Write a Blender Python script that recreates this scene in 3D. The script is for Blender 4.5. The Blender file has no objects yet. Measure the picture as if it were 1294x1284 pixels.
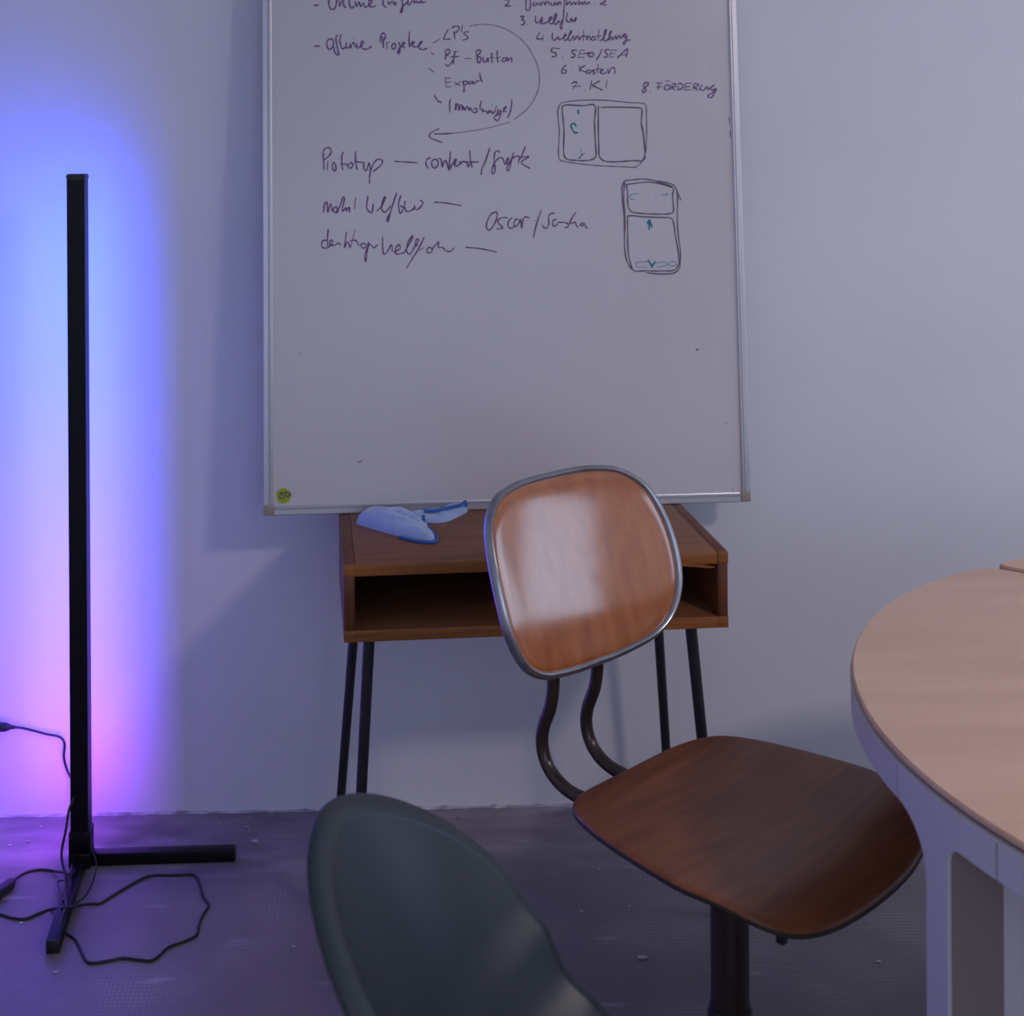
import bpy, bmesh, math, random
from mathutils import Vector, Matrix, noise
random.seed(4)
S = bpy.context.scene
COL = S.collection
PI = math.pi

# ------------------------------------------------------------------ camera
FPX, PX, PY, ROLL, YAW, CAMH, CAMY = 1750.0, 550.0, 160.0, 0.006, 0.028, 1.5, -3.048
Rv = Vector((math.cos(YAW), -math.sin(YAW), 0)); Dv = Vector((math.sin(YAW), math.cos(YAW), 0)); Uv = Vector((0, 0, 1))
CAM = Vector((0, CAMY, CAMH))
cd = bpy.data.cameras.new('camera'); cam = bpy.data.objects.new('camera', cd); COL.objects.link(cam); S.camera = cam
cr = (Rv - Uv * ROLL).normalized(); cu = (Uv + Rv * ROLL).normalized(); cb = -Dv
M = Matrix((cr, cu, cb)).transposed().to_4x4(); M.translation = CAM; cam.matrix_world = M
cd.sensor_width = 36; cd.sensor_fit = 'HORIZONTAL'; cd.lens = FPX / 1294 * 36
cd.shift_x = (647 - PX) / 1294; cd.shift_y = -(642 - PY) / 1294
cd.clip_start = 0.05
cd.dof.use_dof = True; cd.dof.focus_distance = 2.5; cd.dof.aperture_fstop = 5.6

def C(X, z, h):
    """point from metres right of / in front of the standing point, and height"""
    return Vector((CAM.x, CAM.y, 0)) + Rv * X + Dv * z + Uv * h
def ray(x, y):
    u = (x - PX) / FPX; v = -(y - PY) / FPX
    return Rv * (u + ROLL * v) + Dv + Uv * (v - ROLL * u)
def on_height(x, y, h):
    r = ray(x, y); return CAM + r * ((h - CAMH) / r.z)
def at_depth(x, y, z):
    return CAM + ray(x, y) * z
def on_plane(x, y, p, n):
    r = ray(x, y); return CAM + r * ((p - CAM).dot(n) / r.dot(n))

# ------------------------------------------------------------------ light, exposure
S.view_settings.view_transform = 'Standard'; S.view_settings.look = 'None'
S.view_settings.gamma = 1; S.view_settings.use_curve_mapping = False
S.view_settings.exposure = -0.55
W = bpy.data.worlds.new('sky'); S.world = W; W.use_nodes = True
nt = W.node_tree; bg = nt.nodes['Background']
bg.inputs[0].default_value = (0.55, 0.68, 1.0, 1); bg.inputs[1].default_value = 1.2
XR, XL, YF, HC = 3.3, -1.10, -5.2, 2.9            # right wall, left wall, front wall, ceiling
WINS = [(-1.45, -0.24, 0.70, 2.4), (-3.9, -2.6, 0.75, 2.2)]    # y0,y1,z0,z1
for i, (y0, y1, z0, z1) in enumerate(WINS):
    ld = bpy.data.lights.new('daylight_and_fill', 'AREA'); ld.shape = 'RECTANGLE'
    ld.size = z1 - z0; ld.size_y = y1 - y0
    ld.energy = (22, 18)[i]; ld.color = (0.60, 0.75, 1.0)
    lo = bpy.data.objects.new('daylight_and_fill', ld); COL.objects.link(lo)
    lo.location = (XR + 0.1, (y0 + y1) / 2, (z0 + z1) / 2); lo.rotation_euler = (0, PI / 2, 0)

FILL_WIN = (-0.6, 1.8, 0.85, 2.35)                    # unseen window added for front fill, in the wall behind the viewer: x0,x1,z0,z1
ld = bpy.data.lights.new('daylight_and_fill', 'AREA'); ld.shape = 'RECTANGLE'; ld.size = FILL_WIN[1] - FILL_WIN[0]; ld.size_y = FILL_WIN[3] - FILL_WIN[2]
ld.energy = 27; ld.color = (0.60, 0.73, 1.0)  # fill light set in that added window
lo = bpy.data.objects.new('daylight_and_fill', ld); COL.objects.link(lo)
lo.location = ((FILL_WIN[0] + FILL_WIN[1]) / 2, YF - 0.1, (FILL_WIN[2] + FILL_WIN[3]) / 2); lo.rotation_euler = (PI / 2, 0, 0)

LP = Vector((2.2, -3.06, HC - .06))             # the ceiling lamp that casts the board's shadow
ld = bpy.data.lights.new('lamp_light', 'AREA'); ld.shape = 'SQUARE'; ld.size = .38; ld.energy = 60; ld.color = (1.0, .83, .85)
lo = bpy.data.objects.new('lamp_light', ld); COL.objects.link(lo); lo.location = LP - Vector((0, 0, .012))

# ------------------------------------------------------------------ materials
def mat(name, col, rough=0.5, metal=0.0, spec=0.5, coat=0.0, coat_rough=0.1, sheen=0.0):
    m = bpy.data.materials.new(name); m.use_nodes = True
    b = m.node_tree.nodes['Principled BSDF']
    b.inputs['Base Color'].default_value = (*col, 1); b.inputs['Roughness'].default_value = rough
    b.inputs['Metallic'].default_value = metal; b.inputs['Specular IOR Level'].default_value = spec
    b.inputs['Coat Weight'].default_value = coat; b.inputs['Coat Roughness'].default_value = coat_rough
    b.inputs['Sheen Weight'].default_value = sheen
    return m
def node(m, t, **k):
    n = m.node_tree.nodes.new(t)
    for a, v in k.items(): setattr(n, a, v)
    return n
def link(m, a, b): m.node_tree.links.new(a, b)
def vary(m, c1, c2, scale=(1, 1, 1), nscale=5, detail=6, bump=0.0, bdist=0.002, lo=0.3, hi=0.7, rot=(0, 0, 0), distort=0.0):
    """two-tone noise colour plus fine bump in object space"""
    bs = m.node_tree.nodes['Principled BSDF']
    tc = node(m, 'ShaderNodeTexCoord'); mp = node(m, 'ShaderNodeMapping')
    mp.inputs['Scale'].default_value = scale; mp.inputs['Rotation'].default_value = rot
    nz = node(m, 'ShaderNodeTexNoise'); nz.inputs['Scale'].default_value = nscale; nz.inputs['Detail'].default_value = detail
    nz.inputs['Distortion'].default_value = distort
    rp = node(m, 'ShaderNodeValToRGB')
    rp.color_ramp.elements[0].position = lo; rp.color_ramp.elements[0].color = (*c1, 1)
    rp.color_ramp.elements[1].position = hi; rp.color_ramp.elements[1].color = (*c2, 1)
    link(m, tc.outputs['Object'], mp.inputs[0]); link(m, mp.outputs[0], nz.inputs['Vector'])
    link(m, nz.outputs[0], rp.inputs[0]); link(m, rp.outputs[0], bs.inputs['Base Color'])
    if bump:
        bp = node(m, 'ShaderNodeBump'); bp.inputs['Strength'].default_value = bump; bp.inputs['Distance'].default_value = bdist
        link(m, nz.outputs[0], bp.inputs['Height']); link(m, bp.outputs[0], bs.inputs['Normal'])
    return m

m_wall = vary(mat('wall_paint', (.7, .7, .7), .62, spec=.3), (.66, .67, .70), (.71, .715, .74), nscale=2.2, bump=.25, bdist=.004)
m_ceil = mat('ceiling_paint', (.75, .75, .75), .9)
m_aluf = vary(mat('board_frame_aluminium', (.5, .5, .5), .38, metal=.6), (.46, .46, .49), (.52, .52, .55), nscale=3)
m_board = vary(mat('whiteboard_enamel', (.6, .6, .6), .32, spec=.45), (.525, .50, .52), (.57, .545, .56), nscale=1.6, detail=3)
m_cap = mat('beige_plastic', (.30, .25, .20), .5)
m_ink = mat('ink_purple', (.15, .066, .19), .6)
m_inkk = mat('ink_dark', (.085, .055, .105), .6)
m_inkf = mat('ink_faded', (.27, .20, .27), .6)
m_teal = mat('ink_teal', (.0, .17, .21), .6)
m_tealf = mat('ink_teal_faint', (.20, .30, .35), .6)
m_stick = mat('yellow_paper', (.33, .40, .02), .8)
m_black = mat('black_anodised', (.003, .003, .005), .36, spec=.25)
m_cable = mat('black_rubber', (.008, .007, .01), .45)
m_legs = mat('black_steel', (.010, .009, .012), .45)
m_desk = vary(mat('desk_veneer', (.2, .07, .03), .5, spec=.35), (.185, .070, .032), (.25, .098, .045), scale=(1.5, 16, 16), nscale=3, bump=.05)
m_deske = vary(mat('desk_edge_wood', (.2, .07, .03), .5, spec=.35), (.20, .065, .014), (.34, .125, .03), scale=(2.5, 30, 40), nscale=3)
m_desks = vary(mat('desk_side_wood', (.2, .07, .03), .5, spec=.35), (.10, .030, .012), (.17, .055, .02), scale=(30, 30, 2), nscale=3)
m_ply = vary(mat('varnished_plywood', (.3, .1, .03), .55, spec=.15, coat=1.0, coat_rough=.16), (.29, .078, .014), (.40, .125, .028), scale=(22, 22, 1.6), nscale=2.4, bump=.03)
m_seat = vary(mat('dark_varnished_plywood', (.12, .04, .02), .42, spec=.35, coat=.15, coat_rough=.25), (.13, .036, .012), (.22, .066, .020), scale=(3, 26, 26), nscale=2, bump=.03)
m_seate = mat('plywood_edge', (.03, .018, .012), .6)
m_chrome = vary(mat('worn_steel', (.4, .4, .4), .27, metal=.9), (.26, .27, .29), (.42, .43, .46), nscale=14)
m_brown = mat('dark_brown_steel', (.040, .028, .024), .22, metal=.35, spec=.6)
m_blackp = mat('black_plastic', (.010, .010, .012), .4)
m_shell = vary(mat('shell_plastic', (.05, .07, .09), .42, spec=.42), (.012, .020, .029), (.015, .024, .034), nscale=3)
m_beech = vary(mat('table_beech', (.5, .3, .2), .45, spec=.35), (.60, .385, .265), (.72, .485, .345), scale=(1.1, 9, 1), nscale=1.6, detail=7, rot=(0, 0, math.radians(44)), bump=.04, distort=.3)
m_beechd = mat('table_edge', (.09, .05, .045), .5)
m_lam = mat('grey_laminate', (.56, .54, .60), .42, spec=.4)
m_lam_shade = mat('shaded_laminate', (.24, .195, .19), .5, spec=.3)  # grey laminate browned and darkened: shade of the leg's side put into the colour
m_lip = mat('pale_edge_strip', (.62, .56, .56), .5)
m_cloth = vary(mat('microfibre_cloth', (.3, .4, .6), .95, sheen=.5), (.27, .37, .58), (.35, .45, .68), nscale=30, bump=.4, bdist=.002)
m_hem = mat('blue_hem', (.02, .11, .38), .8)
m_white = mat('white_plastic', (.7, .7, .7), .4)
m_winf = mat('window_frame_white', (.75, .75, .75), .5)
m_crumb = vary(mat('plaster', (.6, .6, .6), .9), (.22, .19, .21), (.60, .58, .60), nscale=26)
m_oak = vary(mat('leg_wood', (.3, .18, .1), .5), (.28, .17, .09), (.36, .22, .12), scale=(20, 20, 2), nscale=3)

m_ply.node_tree.nodes['Principled BSDF'].inputs['Coat IOR'].default_value = 1.9

# floor: worn embossed covering, dot grid relief, smoother strip beside the wall
def floor_mat():
    m = mat('embossed_floor', (.12, .1, .12), .42, spec=.45)
    bs = m.node_tree.nodes['Principled BSDF']
    tc = node(m, 'ShaderNodeTexCoord'); sp = node(m, 'ShaderNodeSeparateXYZ'); link(m, tc.outputs['Object'], sp.inputs[0])
    def mth(op, a, b=None, c=None):
        n = node(m, 'ShaderNodeMath', operation=op)
        for i, v in enumerate((a, b, c)):
            if v is None: continue
            if isinstance(v, (int, float)): n.inputs[i].default_value = v
            else: link(m, v, n.inputs[i])
        return n.outputs[0]
    def nz(scale, detail=4, sc=(1, 1, 1)):
        mp = node(m, 'ShaderNodeMapping'); mp.inputs['Scale'].default_value = sc; link(m, tc.outputs['Object'], mp.inputs[0])
        n = node(m, 'ShaderNodeTexNoise'); n.inputs['Scale'].default_value = scale; n.inputs['Detail'].default_value = detail
        link(m, mp.outputs[0], n.inputs['Vector']); return n.outputs[0]
    def sm(v, a, b):
        n = node(m, 'ShaderNodeMapRange', interpolation_type='SMOOTHSTEP'); link(m, v, n.inputs[0])
        n.inputs[1].default_value = a; n.inputs[2].default_value = b; return n.outputs[0]
    P = 2 * PI / 0.0085
    sx = mth('SINE', mth('MULTIPLY', sp.outputs[0], P)); sy = mth('SINE', mth('MULTIPLY', sp.outputs[1], P * .8))
    dots = mth('MULTIPLY_ADD', mth('ADD', sx, sy), .25, .5)
    worn = sm(nz(2.6, 5), .42, .66)                       # where the relief is still crisp
    edge = mth('ADD', sp.outputs[1], mth('MULTIPLY', nz(8), .012))
    strip = sm(edge, -0.262, -0.255)                      # strip beside the wall
    keep = mth('MULTIPLY', worn, mth('SUBTRACT', 1.0, mth('MULTIPLY', strip, .5)))
    relief = mth('MULTIPLY', dots, keep)
    mix1 = node(m, 'ShaderNodeMix', data_type='RGBA'); mix1.inputs[6].default_value = (.125, .098, .112, 1); mix1.inputs[7].default_value = (.33, .28, .30, 1)
    link(m, mth('MULTIPLY_ADD', relief, .5, mth('MULTIPLY', nz(1.3, 6), .42)), mix1.inputs[0])
    mix2 = node(m, 'ShaderNodeMix', data_type='RGBA'); link(m, mix1.outputs[2], mix2.inputs[6]); mix2.inputs[7].default_value = (.32, .26, .28, 1)
    link(m, mth('MULTIPLY', strip, sm(nz(5, 5, (1, 3, 1)), .35, .75)), mix2.inputs[0])
    # pale dried smears
    mix3 = node(m, 'ShaderNodeMix', data_type='RGBA'); link(m, mix2.outputs[2], mix3.inputs[6]); mix3.inputs[7].default_value = (.42, .38, .40, 1)
    link(m, mth('MULTIPLY', sm(nz(7, 6, (.6, 2.5, 1)), .63, .74), .6), mix3.inputs[0])
    link(m, mix3.outputs[2], bs.inputs['Base Color'])
    link(m, mth('MULTIPLY_ADD', nz(6), .25, .32), bs.inputs['Roughness'])
    bp = node(m, 'ShaderNodeBump'); bp.inputs['Strength'].default_value = .5; bp.inputs['Distance'].default_value = .001
    link(m, mth('ADD', relief, mth('MULTIPLY', nz(30, 5), .4)), bp.inputs['Height']); link(m, bp.outputs[0], bs.inputs['Normal'])
    return m
m_floor = floor_mat()

# ------------------------------------------------------------------ helpers
def obj(name, verts, faces, m, parent=None, smooth=True, angle=40):
    me = bpy.data.meshes.new(name); me.from_pydata([tuple(v) for v in verts], [], faces); me.update()
    me.materials.append(m)
    o = bpy.data.objects.new(name, me); COL.objects.link(o)
    if parent: o.parent = parent
    if smooth:
        me.shade_smooth(); me.set_sharp_from_angle(angle=math.radians(angle))
    return o
def bobj(name, bm, m, parent=None, smooth=True, angle=40):
    bmesh.ops.recalc_face_normals(bm, faces=bm.faces)
    me = bpy.data.meshes.new(name); bm.to_mesh(me); bm.free(); me.materials.append(m)
    o = bpy.data.objects.new(name, me); COL.objects.link(o)
    if parent: o.parent = parent
    if smooth:
        me.shade_smooth(); me.set_sharp_from_angle(angle=math.radians(angle))
    return o
def tag(o, label=None, cat=None, group=None, kind=None):
    if label: o['label'] = label
    if cat: o['category'] = cat
    if group: o['group'] = group
    if kind: o['kind'] = kind
    return o
def thing(name, label, cat, loc=(0, 0, 0), rotz=0, group=None):
    o = bpy.data.objects.new(name, None); COL.objects.link(o); o.empty_display_size = .05
    o.location = loc; o.rotation_euler = (0, 0, rotz)
    return tag(o, label, cat, group)
def box(bm, lo, hi, bev=0.0, mtx=None, seg=2):
    v = []
    for z in (lo[2], hi[2]):
        for (x, y) in ((lo[0], lo[1]), (hi[0], lo[1]), (hi[0], hi[1]), (lo[0], hi[1])):
            v.append(bm.verts.new((x, y, z)))
    fs = [bm.faces.new([v[i] for i in f]) for f in ((3, 2, 1, 0), (4, 5, 6, 7), (0, 1, 5, 4), (1, 2, 6, 5), (2, 3, 7, 6), (3, 0, 4, 7))]
    vs = list(v)
    if bev:
        es = list({e for f in fs for e in f.edges})
        r = bmesh.ops.bevel(bm, geom=es, offset=bev, segments=seg, affect='EDGES', profile=.5)
        vs = list({x for x in r['verts']} | {x for x in v if x.is_valid})
    if mtx is not None: bmesh.ops.transform(bm, matrix=mtx, verts=[x for x in vs if x.is_valid])
def boxo(name, lo, hi, m, parent=None, bev=0.0, mtx=None):
    bm = bmesh.new(); box(bm, lo, hi, bev, mtx); return bobj(name, bm, m, parent)
def crom(pts, n=4, closed=False):
    pts = [Vector(p) for p in pts]; N = len(pts); out = []
    if N < 3: return pts
    for i in range(N if closed else N - 1):
        g = (lambda k: pts[k % N]) if closed else (lambda k: pts[min(max(k, 0), N - 1)])
        p0, p1, p2, p3 = g(i - 1), g(i), g(i + 1), g(i + 2)
        for j in range(n):
            t = j / n
            out.append(.5 * ((2 * p1) + (p2 - p0) * t + (2 * p0 - 5 * p1 + 4 * p2 - p3) * t * t + (3 * p1 - p0 - 3 * p2 + p3) * t ** 3))
    if not closed: out.append(pts[-1])
    return out
def tube(bm, pts, r, seg=10, closed=False, flat=None, cap=True):
    """sweep a circle (or ellipse r x flat[0] with fixed normal flat[1]) along pts"""
    pts = [Vector(p) for p in pts]; N = len(pts); rings = []
    up = None
    for i, p in enumerate(pts):
        if closed: t = pts[(i + 1) % N] - pts[i - 1]
        else: t = pts[min(i + 1, N - 1)] - pts[max(i - 1, 0)]
        t.normalize()
        if flat: a = flat[1].copy()
        elif up is None: a = Vector((0, 0, 1)) if abs(t.z) < .9 else Vector((1, 0, 0))
        else: a = up
        b = t.cross(a); b.normalize(); a = b.cross(t); a.normalize(); up = a
        rr = r[i] if isinstance(r, (list, tuple)) else r
        ra = flat[0] if flat else rr
        rings.append([bm.verts.new(p + a * (ra * math.sin(k * 2 * PI / seg)) + b * (rr * math.cos(k * 2 * PI / seg))) for k in range(seg)])
    for i in range(N if closed else N - 1):
        A, B = rings[i], rings[(i + 1) % N]
        for k in range(seg): bm.faces.new((A[k], A[(k + 1) % seg], B[(k + 1) % seg], B[k]))
    if cap and not closed: bm.faces.new(rings[0][::-1]); bm.faces.new(rings[-1])
def tubeo(name, pts, r, m, parent=None, seg=10, **k):
    bm = bmesh.new(); tube(bm, pts, r, seg, **k); return bobj(name, bm, m, parent)
def lathe(bm, prof, seg=24, mtx=None):
    rings = []
    for r, z in prof:
        rings.append([bm.verts.new((r * math.cos(k * 2 * PI / seg), r * math.sin(k * 2 * PI / seg), z)) for k in range(seg)])
    for A, B in zip(rings, rings[1:]):
        for k in range(seg): bm.faces.new((A[k], A[(k + 1) % seg], B[(k + 1) % seg], B[k]))
    bm.faces.new(rings[0][::-1]); bm.faces.new(rings[-1])
    if mtx is not None: bmesh.ops.transform(bm, matrix=mtx, verts=[v for R in rings for v in R])
def latheo(name, prof, m, parent=None, seg=24, mtx=None):
    bm = bmesh.new(); lathe(bm, prof, seg, mtx); return bobj(name, bm, m, parent)

# ------------------------------------------------------------------ room
T = .15
tag(boxo('floor', (XL - T, YF - T, -.1), (XR + T, T, 0), m_floor), kind='structure')
tag(boxo('ceiling', (XL - T, YF - T, HC), (XR + T, T, HC + .1), m_ceil), kind='structure')
tag(boxo('wall_back', (XL - T, 0, 0), (XR + T, T, HC), m_wall), kind='structure')
tag(boxo('wall_left', (XL - T, YF, 0), (XL, 0, HC), m_wall), kind='structure')
bm = bmesh.new()
for lo_, hi_ in (((XL - T, YF - T, 0), (FILL_WIN[0], YF, HC)), ((FILL_WIN[1], YF - T, 0), (XR + T, YF, HC)), ((FILL_WIN[0], YF - T, 0), (FILL_WIN[1], YF, FILL_WIN[2])), ((FILL_WIN[0], YF - T, FILL_WIN[3]), (FILL_WIN[1], YF, HC))): box(bm, lo_, hi_)
tag(bobj('wall_front', bm, m_wall, smooth=False), kind='structure')
bm = bmesh.new()
for lo_, hi_ in (((FILL_WIN[0], YF - .07, FILL_WIN[2]), (FILL_WIN[0] + .05, YF - .02, FILL_WIN[3])), ((FILL_WIN[1] - .05, YF - .07, FILL_WIN[2]), (FILL_WIN[1], YF - .02, FILL_WIN[3])), ((.57, YF - .07, FILL_WIN[2]), (.63, YF - .02, FILL_WIN[3])), ((FILL_WIN[0] + .05, YF - .07, FILL_WIN[2]), (FILL_WIN[1] - .05, YF - .02, FILL_WIN[2] + .05)), ((FILL_WIN[0] + .05, YF - .07, FILL_WIN[3] - .05), (FILL_WIN[1] - .05, YF - .02, FILL_WIN[3]))): box(bm, lo_, hi_)
tag(bobj('window_3', bm, m_winf, smooth=False), kind='structure')  # frame of the added fill window
bm = bmesh.new()
ys = [YF] + sorted([y for w in WINS for y in w[:2]]) + [0]
for i in range(len(ys) - 1):
    if i % 2 == 0: box(bm, (XR, ys[i], 0), (XR + T, ys[i + 1], HC))
    else:
        box(bm, (XR, ys[i], 0), (XR + T, ys[i + 1], WINS[0][2])); box(bm, (XR, ys[i], WINS[0][3]), (XR + T, ys[i + 1], HC))
tag(bobj('wall_right', bm, m_wall, smooth=False), kind='structure')
for i, (y0, y1, z0, z1) in enumerate(WINS):
    bm = bmesh.new(); x0, x1 = XR + .02, XR + .07; f = .05
    box(bm, (x0, y0, z0), (x1, y0 + f, z1)); box(bm, (x0, y1 - f, z0), (x1, y1, z1))
    box(bm, (x0, y0 + f, z0), (x1, y1 - f, z0 + f)); box(bm, (x0, y0 + f, z1 - f), (x1, y1 - f, z1))
    if i: box(bm, (x0, (y0 + y1) / 2 - .035, z0 + f), (x1, (y0 + y1) / 2 + .035, z1 - f))
    tag(bobj('window_%d' % (i + 1), bm, m_winf, smooth=False), kind='structure')

tl = thing('ceiling_lamp', 'square white ceiling lamp panel above the room', 'lamp', (LP.x, LP.y, HC))
boxo('housing', (-.31, -.31, -.055), (.31, .31, 0), m_white, tl, .004)
m_diff = bpy.data.materials.new('lamp_diffuser'); m_diff.use_nodes = True
bb = m_diff.node_tree.nodes['Principled BSDF']; bb.inputs['Emission Color'].default_value = (1, .8, .76, 1); bb.inputs['Emission Strength'].default_value = 3
boxo('diffuser', (-.285, -.285, -.060), (.285, .285, -.0552), m_diff, tl)

# ragged plaster joint where wall meets floor
bm = bmesh.new(); n = 420; xs = [XL + (XR - XL) * i / n for i in range(n + 1)]; prev = None
for i, x in enumerate(xs):
    a = noise.noise(Vector((x * 9, 0, 3))) ; b = noise.noise(Vector((x * 45, 5, 0))); c = noise.noise(Vector((x * 130, 9, 0)))
    h = max(.001, .003 + .003 * a + .006 * max(0, b) + .003 * c); d = max(.002, .007 + .006 * a + .004 * b)
    r = [bm.verts.new((x, 0.001, 0)), bm.verts.new((x, 0.001, h)), bm.verts.new((x, -d * .35, h * .8)), bm.verts.new((x, -d, 0.0005))]
    if prev:
        for k in range(3): bm.faces.new((prev[k], prev[k + 1], r[k + 1], r[k]))
    prev = r
tag(bobj('trim_1', bm, m_crumb, angle=25), kind='structure')
# plaster crumbs
bm = bmesh.new()
def crumb(p, r):
    q = bmesh.ops.create_icosphere(bm, subdivisions=1, radius=r)['verts']
    for v in q:
        v.co = Vector((v.co.x * 1.6, v.co.y * 1.1, v.co.z * .5)) * (1 + random.uniform(-.3, .3)) + Vector((p.x, p.y, r * .4))
for (x, y, r) in ((13, 1069, .003), (35, 1064, .0035), (27, 1167, .003), (70, 1229, .0035), (579, 1034, .004), (757, 1099, .003), (795, 1145, .002), (322, 1064, .005), (292, 1073, .003), (812, 1212, .006), (370, 1197, .0035), (1110, 1216, .003), (735, 1152, .0025), (312, 1046, .004), (330, 1074, .002)):
    crumb(on_height(x, y, 0), r)
for i in range(90):
    x = random.uniform(-1.2, 1.6); crumb(Vector((x, -abs(random.gauss(.012, .03)) - .004, 0)), random.uniform(.0006, .0019))
tag(bobj('plaster_crumbs', bm, m_crumb, smooth=False), 'small pale plaster crumbs scattered on the floor along the wall', 'debris', kind='stuff')

# ------------------------------------------------------------------ desk
DH = .695
fl = on_height(434, 714, DH); fr = on_height(920, 697, DH)
ux = (fr - fl); DW = ux.length; drot = math.atan2(ux.y, ux.x)
desk = thing('school_desk', 'small orange-brown wooden desk with open compartment on thin black legs, under the whiteboard', 'desk', (fl.x, fl.y, 0), drot)
DD, BH, t = .375, .143, .021          # depth, body height, board thickness ; local x right, y back
z0 = DH - BH
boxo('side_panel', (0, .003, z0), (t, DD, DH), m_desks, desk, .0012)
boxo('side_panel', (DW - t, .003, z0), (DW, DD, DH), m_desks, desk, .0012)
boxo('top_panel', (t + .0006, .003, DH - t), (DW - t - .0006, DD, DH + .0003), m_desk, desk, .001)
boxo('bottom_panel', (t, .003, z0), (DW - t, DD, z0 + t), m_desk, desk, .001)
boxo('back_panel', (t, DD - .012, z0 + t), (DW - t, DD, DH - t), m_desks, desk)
boxo('front_lipping', (t * .95, -.001, DH - t - .001), (DW - t, .0035, DH), m_deske, desk, .0008)
boxo('front_lipping', (t * .95, -.001, z0), (DW - t * .95, .0035, z0 + t), m_deske, desk, .0008)
for (x0, x1) in ((0, t * .95), (DW - t * .95, DW)):
    boxo('joint_block', (x0, -.001, z0), (x1, .0035, z0 + t), m_deske, desk, .0008)
    boxo('joint_block', (x0, -.001, DH - t), (x1, .0035, DH), m_deske, desk, .0008)
    boxo('side_lipping', (x0 + .001, -.0005, z0 + t), (x1 - .001, .0035, DH - t), m_desks, desk, .0008)
# loosened veneer sliver at the right of the front edge
bm = bmesh.new(); vs = [(.61 * DW / .72, -.0015, DH - t * .35), (DW - .028, -.009, DH - t - .004), (DW - .03, -.008, DH - t - .007), (.60 * DW / .72, -.0015, DH - t)]
vv = [bm.verts.new(v) for v in vs] + [bm.verts.new((v[0], v[1] + .0012, v[2])) for v in vs]
for f in ((0, 1, 2, 3), (7, 6, 5, 4), (0, 4, 5, 1), (1, 5, 6, 2), (2, 6, 7, 3), (3, 7, 4, 0)): bm.faces.new([vv[i] for i in f])
tag(bobj('veneer_sliver', bm, m_deske, desk, smooth=False), 'loose sliver of veneer on the front edge')
for (x, y, dx, dy, r) in ((.049, .05, -.060, -.06, .0112), (DW - .060, .05, .082, -.06, .0112), (.036, DD - .065, -.082, .045, .0105), (DW - .062, DD - .065, .068, .045, .0105)):
    tubeo('leg', [(x, y, z0), (x + dx * z0, y + dy * z0, .0)], [r, r * .85], m_legs, desk, 14)
    latheo('leg_plate', [(.022, z0 - .004), (.022, z0)], m_legs, desk, 16, Matrix.Translation((x, y, 0)))

# ------------------------------------------------------------------ whiteboard
BH_ = DH + .0008
bl = on_height(333, 652, BH_); br = on_height(949, 634, BH_)
BX = (br - bl).normalized(); BW = (br - bl).length; BHT = 1.2
back = Vector((-BX.y, BX.x, 0)); LEAN = math.asin(.083 / 1.1)
BZ = (Uv * math.cos(LEAN) + back * math.sin(LEAN)).normalized(); BY = BZ.cross(BX)   # BY points to the wall
board = thing('whiteboard', 'large aluminium-framed whiteboard with handwritten notes, standing on the desk against the wall', 'whiteboard')
BM = Matrix((BX, BY, BZ)).transposed().to_4x4(); BM.translation = bl; board.matrix_world = BM
BMi = BM.inverted(); FS = .020; SY = .004          # frame width, board surface recess
boxo('writing_surface', (FS * .6, SY, FS * .6), (BW - FS * .6, SY + .008, BHT - FS * .6), m_board, board)
def frame_profile(bm, a, b, inward):
    """strip from a to b with raised outer and inner beads"""
    d = (b - a).normalized(); pr = [(0, .016), (0, .001), (.0015, 0), (.011, 0), (.0125, .0015), (.0135, .0015), (.0145, -.0008), (.0165, -.0008), (.0175, .002), (FS, .003), (FS, .016)]
    A = [bm.verts.new(a + inward * p[0] + Vector((0, 1, 0)) * p[1]) for p in pr]; B = [bm.verts.new(b + inward * p[0] + Vector((0, 1, 0)) * p[1]) for p in pr]
    for k in range(len(pr)): bm.faces.new((A[k], A[(k + 1) % len(pr)], B[(k + 1) % len(pr)], B[k]))
    bm.faces.new(A[::-1]); bm.faces.new(B)
cp = .022
for nm, a, b, inw in (('frame_rail', (cp, 0, 0), (BW - cp, 0, 0), (0, 0, 1)), ('frame_rail', (cp, 0, BHT), (BW - cp, 0, BHT), (0, 0, -1)),
                      ('frame_rail', (0, 0, cp), (0, 0, BHT - cp), (1, 0, 0)), ('frame_rail', (BW, 0, cp), (BW, 0, BHT - cp), (-1, 0, 0))):
    bm = bmesh.new(); frame_profile(bm, Vector(a), Vector(b), Vector(inw)); bobj(nm, bm, m_aluf, board, angle=20)
for x in (0, BW):
    for z in (0, BHT):
        sx = 1 if x == 0 else -1; sz = 1 if z == 0 else -1
        lo = (min(x - sx * .0005, x + sx * cp), -.0012, min(z, z + sz * (cp + .001))); hi = (max(x - sx * .0005, x + sx * cp), .017, max(z, z + sz * (cp + .001)))
        tag(boxo('corner_cap', lo, hi, m_cap, board, .003), 'beige plastic corner cap')

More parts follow.
